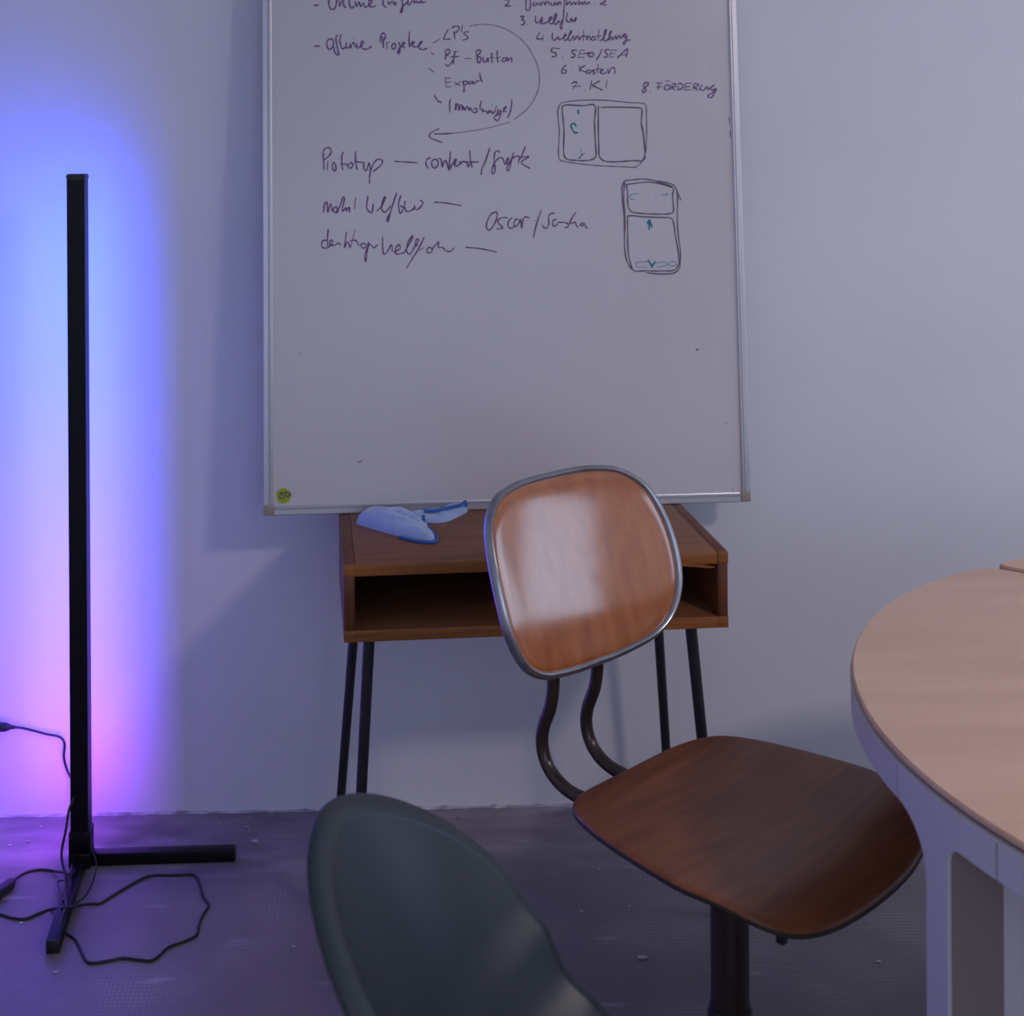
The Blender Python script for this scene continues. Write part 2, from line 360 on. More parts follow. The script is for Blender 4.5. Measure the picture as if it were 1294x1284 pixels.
def bpt(x, y):
    p = BMi @ on_plane(x, y, BM @ Vector((0, SY, 0)), BY); return (p.x, p.z)
class Ink:
    def __init__(s): s.v = []; s.f = []
    def stroke(s, pts, w, y=SY - .0004):
        pts = [bpt(*p) for p in pts]
        if len(pts) == 1: pts = [(pts[0][0] - w * .4, pts[0][1]), (pts[0][0] + w * .4, pts[0][1] - w * .1)]
        P = crom([(p[0], p[1], 0) for p in pts], 5); N = len(P); b = len(s.v)
        for i, p in enumerate(P):
            t = (P[min(i + 1, N - 1)] - P[max(i - 1, 0)])
            t = t.normalized() if t.length > 0 else Vector((1, 0, 0))
            ww = w * (.5 if 0 < i < N - 1 else .32) * (1 + .18 * math.sin(i * .7 + p.x * 90))
            s.v += [(p.x - t.y * ww, y, p.y + t.x * ww), (p.x + t.y * ww, y, p.y - t.x * ww)]
        for i in range(N - 1): s.f.append((b + 2 * i, b + 2 * i + 1, b + 2 * i + 3, b + 2 * i + 2))
PXM = 2.95 / 1750 * .86
LINES = [
 ('handwriting', 390, 0, .12365, 2.3, 'p', [
  [(48,55),(75,55),(105,52)],[(205,-10),(208,50),(225,90),(245,98),(270,80),(285,30),(288,-10)],[(310,-10),(315,70)],[(318,60),(345,10),(355,20),(360,60),(385,80)],[(415,-20),(418,50),(440,85),(465,60)],[(475,10),(490,65),(510,30),(520,25),(530,65),(550,40),(560,35),(575,70),(600,65),(640,30),(645,0),(620,5),(615,50),(640,72),(685,60)],
  [(765,-10),(760,40),(775,65),(795,75)],[(810,10),(825,45),(850,15),(860,20)],[(885,20),(865,35),(880,50),(895,40),(885,20)],[(950,-10),(960,40),(957,100),(950,130),(940,115),(965,60),(1000,30),(1020,10),(1010,40),(1035,45),(1060,5)],[(1075,-10),(1080,30),(1100,10),(1110,25),(1130,30),(1150,5),(1155,25),(1200,15)]]),
 ('handwriting', 390, 0, .12365, 2.2, 'p', [
  [(50,475),(85,470),(120,475)],[(225,395),(190,420),(190,480),(220,505),(250,470),(250,410),(225,395)],[(300,360),(280,380),(285,440),(300,520),(310,555),(290,560),(262,520),(262,480)],[(335,350),(320,400),(330,470),(350,500),(385,470)],[(385,430),(385,490),(412,480)],[(460,390)],[(420,440),(425,490),(450,440),(465,440),(475,485)],[(490,440),(495,490),(520,480),(550,460),(560,425),(540,425),(535,470),(560,500),(600,500),(645,470)],
  [(755,370),(760,430),(765,495)],[(735,440),(735,390),(745,350),(770,338),(785,370),(775,405),(750,425)],[(792,430),(805,500)],[(800,445),(830,425)],[(870,440),(850,470),(860,500),(885,490),(885,450),(870,440)],[(920,430),(935,480),(930,530),(920,550),(912,530),(930,490),(965,465),(980,440),(962,432),(957,470),(990,492)],[(1030,320),(1026,400),(1032,485)],[(1035,480),(1060,430),(1082,430),(1070,445),(1050,447),(1080,480),(1120,470),(1160,430),(1150,425),(1125,465),(1140,500),(1180,505),(1215,490)]]),
 ('handwriting', 530, 20, .12365, 1.9, 'k', [
  [(135,280),(210,237)],[(115,375),(150,398)],[(95,533),(148,578)],[(295,135),(250,225),(262,240),(320,238)],[(355,155),(358,200),(365,240)],[(330,130),(352,110),(395,106),(407,130),(380,165),(360,172)],[(440,90),(428,170)],[(505,165),(470,165),(455,185),(490,210),(488,235),(440,250)]]),
 ('handwriting', 530, 20, .12365, 2.1, 'p', [
  [(265,350),(270,400),(262,450)],[(265,350),(298,343),(312,368),(285,400),(300,412)],[(265,490),(285,512),(320,492),(345,450)],[(345,365),(400,362)],[(365,365),(352,430),(350,500)],[(318,420),(365,418),(407,415)],[(462,437),(535,435)],
  [(578,370),(590,430),(595,485)],[(578,370),(600,350),(627,355),(615,385),(595,410),(627,430),(625,465),(595,485)],[(650,420),(655,465),(680,470),(700,430),(705,475)],[(740,375),(738,440),(745,482)],[(715,432),(765,425)],[(795,355),(795,420),(805,480)],[(775,435),(830,420)],[(860,430),(845,455),(860,470),(885,455),(880,430),(860,430)],[(895,415),(905,460),(925,430),(942,440),(945,480)]]),
 ('drawn_arrow', 530, 20, .12365, 1.7, 'f', [[(510,110),(560,95),(640,88),(750,95),(870,130),(960,180),(1040,240),(1110,320),(1170,420),(1210,520),(1225,620),(1225,700),(1205,780),(1165,865),(1110,940),(1040,1005),(960,1065)],[(925,1085),(800,1122),(640,1158),(480,1184),(300,1203),(150,1205)]]),
 ('drawn_arrow', 530, 85, .12365, 1.9, 'p', [[(205,630),(150,650),(100,695),(130,730),(240,772)],[(150,682),(260,680),(340,672)]]),
 ('handwriting', 530, 85, .12365, 2.2, 'p', [
  [(265,110),(270,200)],[(270,200),(325,200)],[(265,110),(325,112)],[(268,155),(320,150)],[(350,150),(420,190)],[(420,145),(365,190)],[(440,140),(455,190),(455,260)],[(445,150),(480,140),(490,160),(460,185)],[(535,140),(507,150),(510,170),(540,160),(548,140),(552,170),(580,150),(605,135)],[(615,55),(625,110),(645,155)],[(580,142),(640,130)],[(150,285),(190,345),(228,360)]]),
 ('handwriting', 530, 85, .12365, 2.0, 'p', [
  [(318,320),(308,380),(312,465)],[(372,365),(370,440),(385,382),(400,382),(405,440),(420,390),(435,395),(437,440),(450,400),(465,440),(482,402),(500,412),(505,442),(525,415),(540,450),(562,465),(590,450),(580,420),(556,430)],[(635,340),(620,400),(625,430),(650,430),(642,455),(680,445),(698,475),(710,440),(725,470)],[(740,387)],[(730,440),(752,475),(772,440)],[(790,392),(765,470)],[(815,430),(790,460),(800,480),(832,440),(825,500),(800,545),(768,525),(772,500),(820,480)],[(850,460),(880,420),(885,400),(862,420),(866,450),(892,455)],[(945,320),(935,430),(900,520)]]),
 ('handwriting', 630, 0, .13138, 2.0, 'p', [
  [(60,5),(95,-2),(100,15),(85,40),(60,58),(120,58)],[(150,48)],[(265,-5),(262,50),(268,95),(298,95),(305,40),(308,-5)],[(350,20),(325,40),(345,55),(370,30),(375,55)],[(390,20),(405,50),(420,20),(440,25),(445,50),(460,18),(480,20),(482,50)],[(500,20),(510,50),(530,45),(540,20),(545,50),(570,20),(572,50),(590,20),(602,45)],[(640,-10),(630,60),(625,150),(612,240),(602,282),(593,245),(620,180)],[(660,5),(650,50),(690,15),(700,45),(730,20),(740,45),(760,15)],[(775,0),(775,45),(800,20),(810,45),(830,15),(840,45),(870,20),(880,40)],[(930,45)],[(1000,-10),(1030,15),(975,38),(1040,50)]]),
 ('handwriting', 630, 0, .13138, 2.2, 'p', [
  [(205,160),(245,158),(225,188),(252,202),(240,235),(210,240)],[(280,238)],[(358,150),(355,200),(372,222),(400,200),(420,160)],[(420,160),(418,200),(400,228)],[(400,228),(440,225),(500,190),(512,162),(492,170),(485,218),(520,225),(550,180),(557,130),(540,150),(530,210),(550,235),(580,198),(583,222)],[(665,120),(652,180),(665,212),(690,205),(692,172)],[(690,205),(705,180),(715,212),(748,168),(737,212)]]),
 ('handwriting', 630, 0, .13138, 2.0, 'p', [
  [(400,310),(365,370),(435,370)],[(430,335),(415,400)],[(462,388)],[(520,315),(516,370),(538,388),(575,352),(578,382),(610,370),(650,340),(642,328),(626,368),(650,385),(700,312),(692,300),(670,370),(690,390),(722,350),(735,370),(720,390)],[(740,380),(762,345),(775,385),(790,352)],[(820,290),(812,395)],[(790,352),(850,350),(845,385),(870,345),(890,385),(905,350),(932,380),(900,388)],[(965,285),(958,395)],[(930,350),(1000,345)],[(975,385),(1000,380),(1040,292),(1022,300),(1015,388),(1050,380),(1085,302),(1067,320),(1060,385),(1090,350),(1096,385),(1125,345),(1132,380),(1160,340),(1172,370),(1200,335),(1225,325),(1200,350),(1215,362),(1235,340),(1222,400),(1210,430),(1200,410),(1230,388),(1268,385)]]),
 ('handwriting', 630, 0, .13138, 2.1, 'k', [
  [(515,462),(590,468)],[(515,462),(510,500),(545,508),(552,538),(510,548)],[(615,552)],[(755,482),(715,485),(705,505),(732,525),(725,550),(692,552)],[(785,485),(765,555)],[(765,555),(825,550)],[(785,485),(830,482)],[(775,520),(830,515)]]),
 ('handwriting', 630, 0, .13138, 2.1, 'p', [
  [(830,515),(890,505),(865,525),(870,545),(905,540),(915,515),(890,505)],[(995,470),(970,530),(938,582)],[(1075,478),(1030,480),(1025,505),(1047,522),(1040,550),(1012,550)],[(1085,485),(1065,550)],[(1065,550),(1115,548)],[(1085,485),(1140,482)],[(1075,518),(1120,515)],[(1140,560),(1180,520),(1240,470),(1236,510),(1225,550)],[(1170,530),(1235,525)]]),
 ('handwriting', 690, 50, .17774, 2.1, 'p', [
  [(145,182),(120,200),(112,235),(135,240),(142,218),(118,212)],[(182,230)],[(235,180),(238,232)],[(280,182),(240,212),(285,232)],[(300,215),(285,235),(310,240),(317,222),(300,215)],[(345,215),(325,222),(347,235),(330,248)],[(372,175),(362,240)],[(345,215),(395,205)],[(382,232),(405,218),(395,212),(385,235),(412,242),(428,228)],[(440,203),(443,240),(465,203),(488,205),(488,245)]]),
 ('handwriting', 690, 50, .17774, 2.1, 'k', [
  [(178,315),(200,302),(222,302)],[(222,302),(190,355)],[(185,335),(250,330)],[(272,360)],[(325,290),(312,358)],[(385,292),(330,325),(350,335),(402,362)],[(435,290),(425,348)]]),
 ('handwriting', 690, 50, .17774, 2.1, 'p', [
  [(730,305),(700,310),(692,330),(707,345),(710,365),(690,378),(686,365),(706,340),(725,320),(730,305)],[(742,368)],[(780,310),(830,308)],[(805,310),(795,360)],[(785,338),(825,335)],[(857,320),(840,340),(850,358),(875,350),(878,330),(857,320)],[(850,296),(885,293)],[(897,312),(888,360)],[(897,312),(922,317),(915,335),(892,338),(920,362)],[(942,310),(935,358)],[(942,310),(972,320),(968,345),(935,358)],[(992,312),(985,360)],[(985,360),(1030,358)],[(992,312),(1035,310)],[(988,336),(1025,334)],[(1052,312),(1045,360)],[(1052,312),(1082,317),(1075,333),(1050,338),(1085,362)],[(1112,320),(1095,350),(1118,362),(1145,335),(1150,356),(1180,332)],[(1200,320),(1170,345),(1182,360),(1210,348),(1185,400),(1165,415),(1150,400),(1180,380),(1215,355)]]),
 ('drawn_box', 695, 120, .10433, 1.6, 'g', [[(92,180),(97,290),(112,420),(108,560),(102,700),(115,780),(170,805),(300,825),(450,845),(600,858),(750,865),(900,870),(1010,878),(1075,850),(1120,790),(1155,700),(1168,560),(1170,400),(1168,250),(1165,160),(1140,105),(950,92),(750,72),(600,62),(450,62),(300,70),(150,95),(112,130),(98,190)]]),
 ('drawn_box', 695, 120, .10433, 2.0, 'k', [[(150,135),(148,200),(160,300),(170,450),(165,600),(170,730),(210,780),(300,790),(400,797),(500,785),(555,745),(555,650),(545,500),(540,350),(545,250),(552,160),(530,118),(480,118),(400,130),(300,125),(200,122),(150,135)],
  [(585,130),(585,250),(585,450),(590,600),(595,730),(630,785),(700,808),(850,808),(1000,795),(1100,800),(1145,770),(1150,700),(1140,550),(1125,430),(1105,350),(1110,250),(1112,170),(1060,155),(850,148),(610,150)],[(1105,350),(1112,390),(1130,480),(1147,640),(1150,740)]]),
 ('teal_marks', 695, 120, .10433, 2.6, 't', [[(340,455),(310,458),(285,440),(258,390),(260,355),(295,348),(318,385)]]),
 ('teal_marks', 695, 120, .10433, 4.0, 't', [[(342,175),(345,235)],[(338,185),(342,230)],[(345,765),(375,758)],[(375,745),(400,715)]]),
 ('teal_marks', 695, 120, .10433, 1.8, 'u', [[(372,640),(375,720)],[(430,695),(380,745)]]),
 ('handwriting', 400, 180, .10819, 2.1, 'p', [
  [(75,110),(80,190),(90,325)],[(75,110),(100,72),(140,60),(172,90),(160,140),(120,180),(90,205)],[(130,215),(128,325)],[(205,230),(185,265),(195,320),(220,335),(226,280),(205,230)],[(322,108),(298,140),(295,220),(305,325)],[(275,255),(350,255),(370,285),(400,300),(427,260),(400,235),(375,265)],[(455,100),(455,200),(465,280),(477,320)],[(440,220),(500,230),(560,235)],[(550,245),(555,310),(580,325),(600,280),(615,240),(628,330),(620,400),(617,480)],[(630,330),(670,240),(720,195),(770,215),(750,270),(700,310),(660,345)]]),
 ('handwriting', 400, 180, .10819, 1.8, 'k', [[(910,222),(1000,226),(1185,238)]]),
 ('handwriting', 530, 180, .11592, 2.1, 'p', [
  [(120,165),(85,185),(70,230),(95,290)],[(165,180),(135,210),(140,260),(165,280),(200,250),(200,200),(165,180)],[(205,175),(235,185),(250,270),(265,220),(290,195),(302,240),(320,305)],[(340,95),(330,200),(320,305),(350,250),(385,195)],[(380,260),(402,185),(385,190),(375,240),(400,262),(440,232)],[(440,200),(445,240),(470,210),(490,205),(520,230),(530,270),(550,225)],[(548,90),(555,180),(575,275)],[(480,210),(560,213),(650,215)],[(768,55),(720,200),(680,290),(675,355)],
  [(880,110),(850,90),(820,120),(815,200),(825,280),(815,335),(795,335),(790,300),(815,230),(850,185),(880,165),(910,180),(930,235),(960,210),(972,170),(945,200),(952,240)],[(1030,105),(1000,200),(985,280),(965,310),(955,280),(980,220),(1020,170),(1060,150),(1090,160),(1075,235)],[(1155,45),(1120,130),(1085,200)],[(1080,165),(1130,160),(1195,155),(1110,220),(1210,285)]]),
 ('handwriting', 400, 235, .15456, 2.1, 'p', [
  [(55,220),(65,150),(80,130),(88,160),(92,215),(105,165),(118,152),(127,210)],[(150,170),(135,200),(160,215),(170,180),(150,170)],[(165,225),(200,140),(217,92),(230,105),(210,180),(216,205),(240,175),(246,205),(265,172),(272,220)],[(320,90),(310,190)],[(420,80),(410,170),(425,205),(452,218),(465,145)],[(490,205),(530,170),(566,90),(545,110),(532,180),(560,215),(610,160)],[(655,55),(625,150),(600,230),(585,290),(575,272),(600,225)],[(690,75),(670,150),(685,225),(710,180),(680,160)],[(725,120),(720,170),(740,210),(790,190),(805,160),(800,185),(830,190),(872,140),(845,115)]]),
 ('handwriting', 400, 235, .15456, 1.8, 'k', [[(958,133),(1050,138),(1185,162)]]),
 ('handwriting', 400, 285, .18547, 2.0, 'p', [
  [(80,25),(75,80),(76,145)],[(75,100),(42,105),(35,140),(60,155),(90,140),(110,112),(96,100),(90,130),(120,135),(150,120),(168,138)],[(205,40),(190,150),(210,110),(232,155)],[(262,25),(230,155)],[(225,105),(268,102),(290,140)],[(320,120),(300,135),(320,155),(340,135),(320,120)],[(355,110),(345,180),(335,245),(330,200),(360,130),(390,152),(417,128)],
  [(450,75),(455,190),(482,178),(510,130),(516,180)],[(525,185),(570,155),(560,130),(535,165),(545,195),(580,188),(600,180),(650,90),(655,68),(625,110),(613,170),(635,195),(665,150),(695,100),(680,95),(672,130),(692,135)],[(735,75),(700,150),(650,230),(610,295)],[(700,170),(735,150)],[(770,145),(750,168),(762,188),(790,170),(770,145)],[(785,165),(830,110),(830,148),(860,150),(880,172),(912,175),(940,150)]]),
 ('handwriting', 400, 285, .18547, 1.8, 'k', [[(1015,148),(1120,158),(1230,182)]]),
 ('handwriting', 605, 255, .11592, 2.1, 'p', [
  [(180,110),(130,140),(90,220),(85,280),(110,310),(160,260),(195,180),(202,125),(180,110)],[(315,172),(250,175),(208,205),(220,240),(262,285),(190,298)],[(365,170),(325,210),(320,265),(345,290),(385,270)],[(435,200),(402,190),(383,240),(400,270),(440,230),(455,190),(465,290)],[(470,295),(480,200),(510,165),(555,178)],[(682,90),(650,180),(615,300),(597,395)],[(618,205)],[(830,125),(785,130),(760,170),(765,240),(740,287),(710,280),(690,250)],[(850,195),(815,200),(805,250),(830,267),(860,235)],[(862,225),(930,225),(972,242),(975,270),(935,285)],[(1062,110),(1020,170),(990,238),(1050,222),(1058,250),(1080,277)],[(1135,225),(1108,250),(1130,265),(1150,235),(1165,272),(1190,290)]]),
 ('drawn_box', 775, 220, .10121, 1.9, 'k', [
  [(175,560),(178,700),(180,900),(200,1060),(255,1203),(400,1208),(550,1210),(740,1205),(800,1160),(820,1080),(800,900),(770,750),(755,620),(715,550),(600,542),(400,535),(200,520),(175,560)],
  [(160,130),(178,230),(178,350),(195,430),(240,475),(400,495),(560,500),(700,495),(750,465),(745,350),(740,250),(747,180),(650,140),(540,110),(430,100),(300,112),(160,130)]]),
 ('drawn_box', 775, 220, .10121, 2.0, 'g', [[(140,85),(105,180),(115,330),(130,500),(140,700),(140,900),(160,1050),(200,1150),(250,1200)],
  [(135,85),(250,70),(380,62),(540,85),(700,115),(770,160),(800,260),(800,450),(805,700),(830,900),(838,1050),(820,1180),(740,1240),(560,1247),(410,1230)],[(770,160),(810,250),(845,330)],[(145,100),(128,250),(140,450),(150,700)],[(540,100),(660,125),(740,160)]]),
 ('teal_marks', 775, 220, .10121, 4.2, 't', [[(450,565),(448,700)],[(450,575),(420,615)],[(455,580),(485,665)],[(440,590),(440,640)],[(462,590),(455,640)],[(430,1070),(490,1155)],[(525,1090),(475,1168)],[(455,1130),(500,1135)]]),
 ('teal_marks', 775, 220, .10121, 1.6, 'u', [[(290,1165),(285,1120),(310,1100),(430,1095)],[(290,1165),(430,1160)],[(540,1110),(650,1100),(662,1140),(540,1162)],[(730,1090),(685,1120),(720,1148),(780,1135),(775,1100),(730,1090)],[(320,245),(240,250),(205,280),(215,310),(260,310)],[(595,262),(640,265),(685,250),(650,245)],[(440,245)],[(438,305)],[(415,185)],[(450,370)]]),
 ('ink_specks', 0, 0, 1, 2.0, 'k', [[(451.5,585),(458,582)],[(380,446)],[(897.5,84)],[(918,535)],[(926,618)],[(921,148),(922,156)],[(922.5,165),(923,174)],[(341,265)],[(339.5,212)]]),
 ('ink_specks', 0, 0, 1, 3.4, 'g', [[(879,442),(883,441.5)]]),
]
INKM = dict(p=m_ink, k=m_inkk, f=m_inkf, g=mat('ink_grey_purple', (.14, .09, .15), .6), t=m_teal, u=m_tealf)
for nm, ox, oy, sc, w, c, strokes in LINES:
    cl_ = []                                        # strokes that touch or nearly touch become one word
    for s in strokes:
        P = [(ox + a * sc, oy + b * sc) for a, b in s]
        bb = [min(p[0] for p in P) - 2.6, min(p[1] for p in P) - 2.6, max(p[0] for p in P) + 2.6, max(p[1] for p in P) + 2.6]
        hit = [g for g in cl_ if g[0][0] < bb[2] and g[0][2] > bb[0] and g[0][1] < bb[3] and g[0][3] > bb[1]]
        g = [bb, [P]]
        for h in hit:
            cl_.remove(h); g[1] += h[1]; g[0] = [min(g[0][0], h[0][0]), min(g[0][1], h[0][1]), max(g[0][2], h[0][2]), max(g[0][3], h[0][3])]
        cl_.append(g)
    for g in cl_:
        k = Ink()
        for q, P in enumerate(g[1]): k.stroke(P, w * PXM, SY - .0003 - .00002 * q)
        obj(nm, k.v, k.f, INKM[c], board, smooth=False)
# round yellow sticker with initials
sx, sz = bpt(358.5, 626.5); V = [(sx, SY - .0006, sz)]; n = 28
for i in range(n):
    a = i * 2 * PI / n; r = .0158 * (1 + .035 * math.sin(3 * a + 1) + .03 * math.sin(5 * a)); V.append((sx + r * math.cos(a), SY - .0006, sz + r * math.sin(a)))
V += [(v[0], SY, v[2]) for v in V[1:]]
F = [(0, 1 + i, 1 + (i + 1) % n) for i in range(n)] + [(1 + i, 1 + n + i, 1 + n + (i + 1) % n, 1 + (i + 1) % n) for i in range(n)]
tag(obj('sticker', V, F, m_stick, board, smooth=False), 'round yellow sticker with black initials')
k = Ink()
for s in ([(460,480),(540,445),(580,470),(560,500),(490,510),(480,600),(500,635),(560,638),(625,630)], [(655,410),(645,520),(632,625)], [(655,420),(740,460),(830,515)], [(830,515),(760,560),(680,588)]):
    k.stroke([(335 + a * .03894, 605 + b * .03894) for a, b in s], 1.7 * PXM, SY - .0010)
obj('sticker_initials', k.v, k.f, m_inkk, board, smooth=False)

# ------------------------------------------------------------------ cloth on the desk
cloth_o = on_height(500, 668, DH)
cl = thing('cleaning_cloth', 'crumpled light blue microfibre cloth with dark blue hem, lying on the desk below the board', 'cloth', (cloth_o.x, cloth_o.y, DH))
def dome(bm, outline, Hf, seed, rings=14):
    P = [on_height(x, y, DH) - Vector((cloth_o.x, cloth_o.y, DH)) for x, y in outline]
    P = crom([(p.x, p.y, 0) for p in P], 5, closed=True); c = sum(P, Vector()) / len(P); R = []
    for i in range(rings + 1):
        s = 1 - i / rings; row = []
        for p in P:
            q = c + (p - c) * s
            h = Hf(q) * (1 - s ** 3.2) ** .6 + .0012
            h += .011 * (1 - s) ** .4 * (s > 0 or 1) * (abs(noise.noise(Vector((q.x * 24 + q.y * 30, q.y * 14, seed)))) * 1.7 - .4)
            h += .003 * noise.noise(Vector((q.x * 70, q.y * 70, seed + 3))) * (1 - s ** 4)
            row.append(bm.verts.new((q.x, q.y, max(h, .001))))
        R.append(row)
    n = len(P)
    for A, B in zip(R, R[1:]):
        for k in range(n): bm.faces.new((A[k], A[(k + 1) % n], B[(k + 1) % n], B[k]))
    base = [bm.verts.new((v.co.x, v.co.y, 0)) for v in R[0]]
    for k in range(n): bm.faces.new((base[k], base[(k + 1) % n], R[0][(k + 1) % n], R[0][k]))
    return P
bm = bmesh.new()
o1 = [(450,661),(468,668),(500,677),(530,683),(549,684.5),(551,679),(543,669),(531,661),(515,655),(495,653),(470,654)]
o2 = [(512,660),(535,661),(560,660.5),(576,655),(588,648.5),(591,645.5),(584,645.5),(568,647),(545,649),(522,652)]
lp = lambda x, y: on_height(x, y, DH) - Vector((cloth_o.x, cloth_o.y, DH))
xa, xb = lp(450, 661).x, lp(551, 680).x
dome(bm, o1, lambda q: .040 * (1 - .62 * max(0, (q.x - xa) / (xb - xa)) ** 1.4), 1.3)
xc, xd = lp(512, 660).x, lp(591, 646).x
dome(bm, o2, lambda q: .024 - .010 * math.sin(PI * min(1, max(0, (q.x - xc) / (xd - xc)))) , 7.7)
bobj('cloth', bm, m_cloth, cl, angle=80)
def hem(pix, r):
    pts = []
    for x, y, h in pix:
        p = on_height(x, y, DH + h); pts.append(p - Vector((cloth_o.x, cloth_o.y, DH)))
    bm = bmesh.new(); tube(bm, crom(pts, 5), r, 8); tag(bobj('hem', bm, m_hem, cl), 'dark blue hem')
hem([(505,679,.003),(528,684,.0035),(548,685,.004),(552,680,.004),(546,671,.008),(537,662,.012),(535,652,.018)], .0032)
hem([(536,646,.018),(552,645,.018),(570,641,.019),(583,638,.021),(588,634,.024),(589,640,.015)], .0034)

# ------------------------------------------------------------------ LED corner lamp
lb = on_height(103, 1092, 0)
lamp = thing('led_floor_lamp', 'tall slim black corner floor lamp throwing blue and violet light on the wall', 'lamp', (lb.x, lb.y, 0), 0)
a_, LH = .018, 1.408
sec = [(-a_, -a_), (a_, -a_), (a_, a_), (-a_ + .020, a_), (-a_, a_ - .020)]    # chamfered back-left corner carries the strip
def prism(name, sec, z0, z1, m, parent, bev=0):
    bm = bmesh.new(); A = [bm.verts.new((x, y, z0)) for x, y in sec]; B = [bm.verts.new((x, y, z1)) for x, y in sec]
    bm.faces.new(A[::-1]); bm.faces.new(B)
    for i in range(len(sec)): bm.faces.new((A[i], A[(i + 1) % len(sec)], B[(i + 1) % len(sec)], B[i]))
    if bev: bmesh.ops.bevel(bm, geom=list(bm.edges), offset=bev, segments=2, affect='EDGES')
    return bobj(name, bm, m, parent)
prism('pole', sec, .03, LH - .010, m_black, lamp, .0012)
c2 = a_ + .001
prism('top_cap', [(-c2, -c2), (c2, -c2), (c2, c2), (-c2, c2)], LH - .012, LH, m_blackp, lamp, .002)
m_led = bpy.data.materials.new('led_strip'); m_led.use_nodes = True; ntl = m_led.node_tree; ntl.nodes.clear()
em = ntl.nodes.new('ShaderNodeEmission'); out = ntl.nodes.new('ShaderNodeOutputMaterial'); tcl = ntl.nodes.new('ShaderNodeTexCoord'); sp = ntl.nodes.new('ShaderNodeSeparateXYZ'); rp = ntl.nodes.new('ShaderNodeValToRGB'); mr = ntl.nodes.new('ShaderNodeMapRange')
mr.inputs[1].default_value = 0; mr.inputs[2].default_value = LH
rp.color_ramp.elements[0].position = .0; rp.color_ramp.elements[0].color = (.8, .04, 1, 1)
rp.color_ramp.elements[1].position = .85; rp.color_ramp.elements[1].color = (.036, .085, 1, 1)
for p_, c_ in ((.15, (.17, .072, 1, 1)), (.42, (.115, .082, 1, 1)), (.62, (.06, .085, 1, 1))):
    e = rp.color_ramp.elements.new(p_); e.color = c_
ntl.links.new(tcl.outputs['Object'], sp.inputs[0]); ntl.links.new(sp.outputs[2], mr.inputs[0]); ntl.links.new(mr.outputs[0], rp.inputs[0])
ntl.links.new(rp.outputs[0], em.inputs[0]); em.inputs[1].default_value = 140.0; ntl.links.new(em.outputs[0], out.inputs[0])
d_ = .0012
obj('light_strip', [(-a_ + .0003, a_ - .0188, .035), (-a_ + .0188, a_ - .0003, .035), (-a_ + .0188, a_ - .0003, LH - .013), (-a_ + .0003, a_ - .0188, LH - .013)], [(3, 2, 1, 0)], m_led, lamp, smooth=False)
boxo('bracket', (-.022, -.022, 0.0), (.022, .022, .032), m_black, lamp, .003)
boxo('bracket_sleeve', (-.0215, -.0215, .03), (.0215, .0215, .075), m_black, lamp, .003)
re_ = on_height(296, 1086, 0) - Vector((lb.x, lb.y, 0)); le_ = on_height(67, 1205, 0) - Vector((lb.x, lb.y, 0))
for e, w_ in ((re_, .012), (le_, .0125)):
    ang = math.atan2(e.y, e.x)
    boxo('base_leg', (.02, -w_, .001), (e.length, w_, .026), m_black, lamp, .002, Matrix.Rotation(ang, 4, 'Z'))
    boxo('end_cap', (e.length - .001, -w_ + .0003, .0013), (e.length + .003, w_ - .0003, .0257), m_blackp, lamp, .001, Matrix.Rotation(ang, 4, 'Z'))

# cable: from plug by the wall, down behind the pole, loop on the floor
def wallp(x, y, off=.012):
    r = ray(x, y); return CAM + r * ((-off - CAM.y) / r.y)
sock = wallp(-46, 918, 0); 
so = thing('wall_socket', 'white wall socket left of the lamp feeding the black lamp cable', 'socket', (sock.x, 0, sock.z - .04))
boxo('plate', (-.04, -.010, 0), (.04, 0, .08), m_white, so, .003)
latheo('socket_ring', [(.02, 0), (.021, .004), (.0185, .004)], m_white, so, 20, Matrix.Translation((0, -.010, .04)) @ Matrix.Rotation(PI / 2, 4, 'X'))
cab = thing('power_cable', 'thin black cable running from wall plug behind the lamp and looping over the floor', 'cable', (lb.x, lb.y - .15, 0))
ORG = Vector((lb.x, lb.y - .15, 0))
def L(p): return p - ORG
R_ = .0026
wp = lambda x, y, o=.012: L(wallp(x, y, o))
fp = lambda x, y, h=R_: L(on_height(x, y, h))
pw = L(at_depth(93, 990, 2.84)); 
tubeo('cord', crom([wp(18, 919, .02), wp(28, 920), wp(45, 924), wp(60, 928), wp(72, 930), wp(79, 934), wp(82, 942), wp(81, 958), wp(86, 976), L(at_depth(94, 990, 2.93)), L(at_depth(97, 1000, 2.86)), L(at_depth(93, 1010, 2.79)), L(at_depth(87, 1025, 2.775)), L(at_depth(83, 1050, 2.76)), L(at_depth(78, 1075, 2.75)), L(at_depth(79, 1092, 2.73)), L(at_depth(83, 1108, 2.70)), L(at_depth(83, 1125, 2.67)), fp(84, 1147, .029)], 5), R_, m_cable, cab, 8)
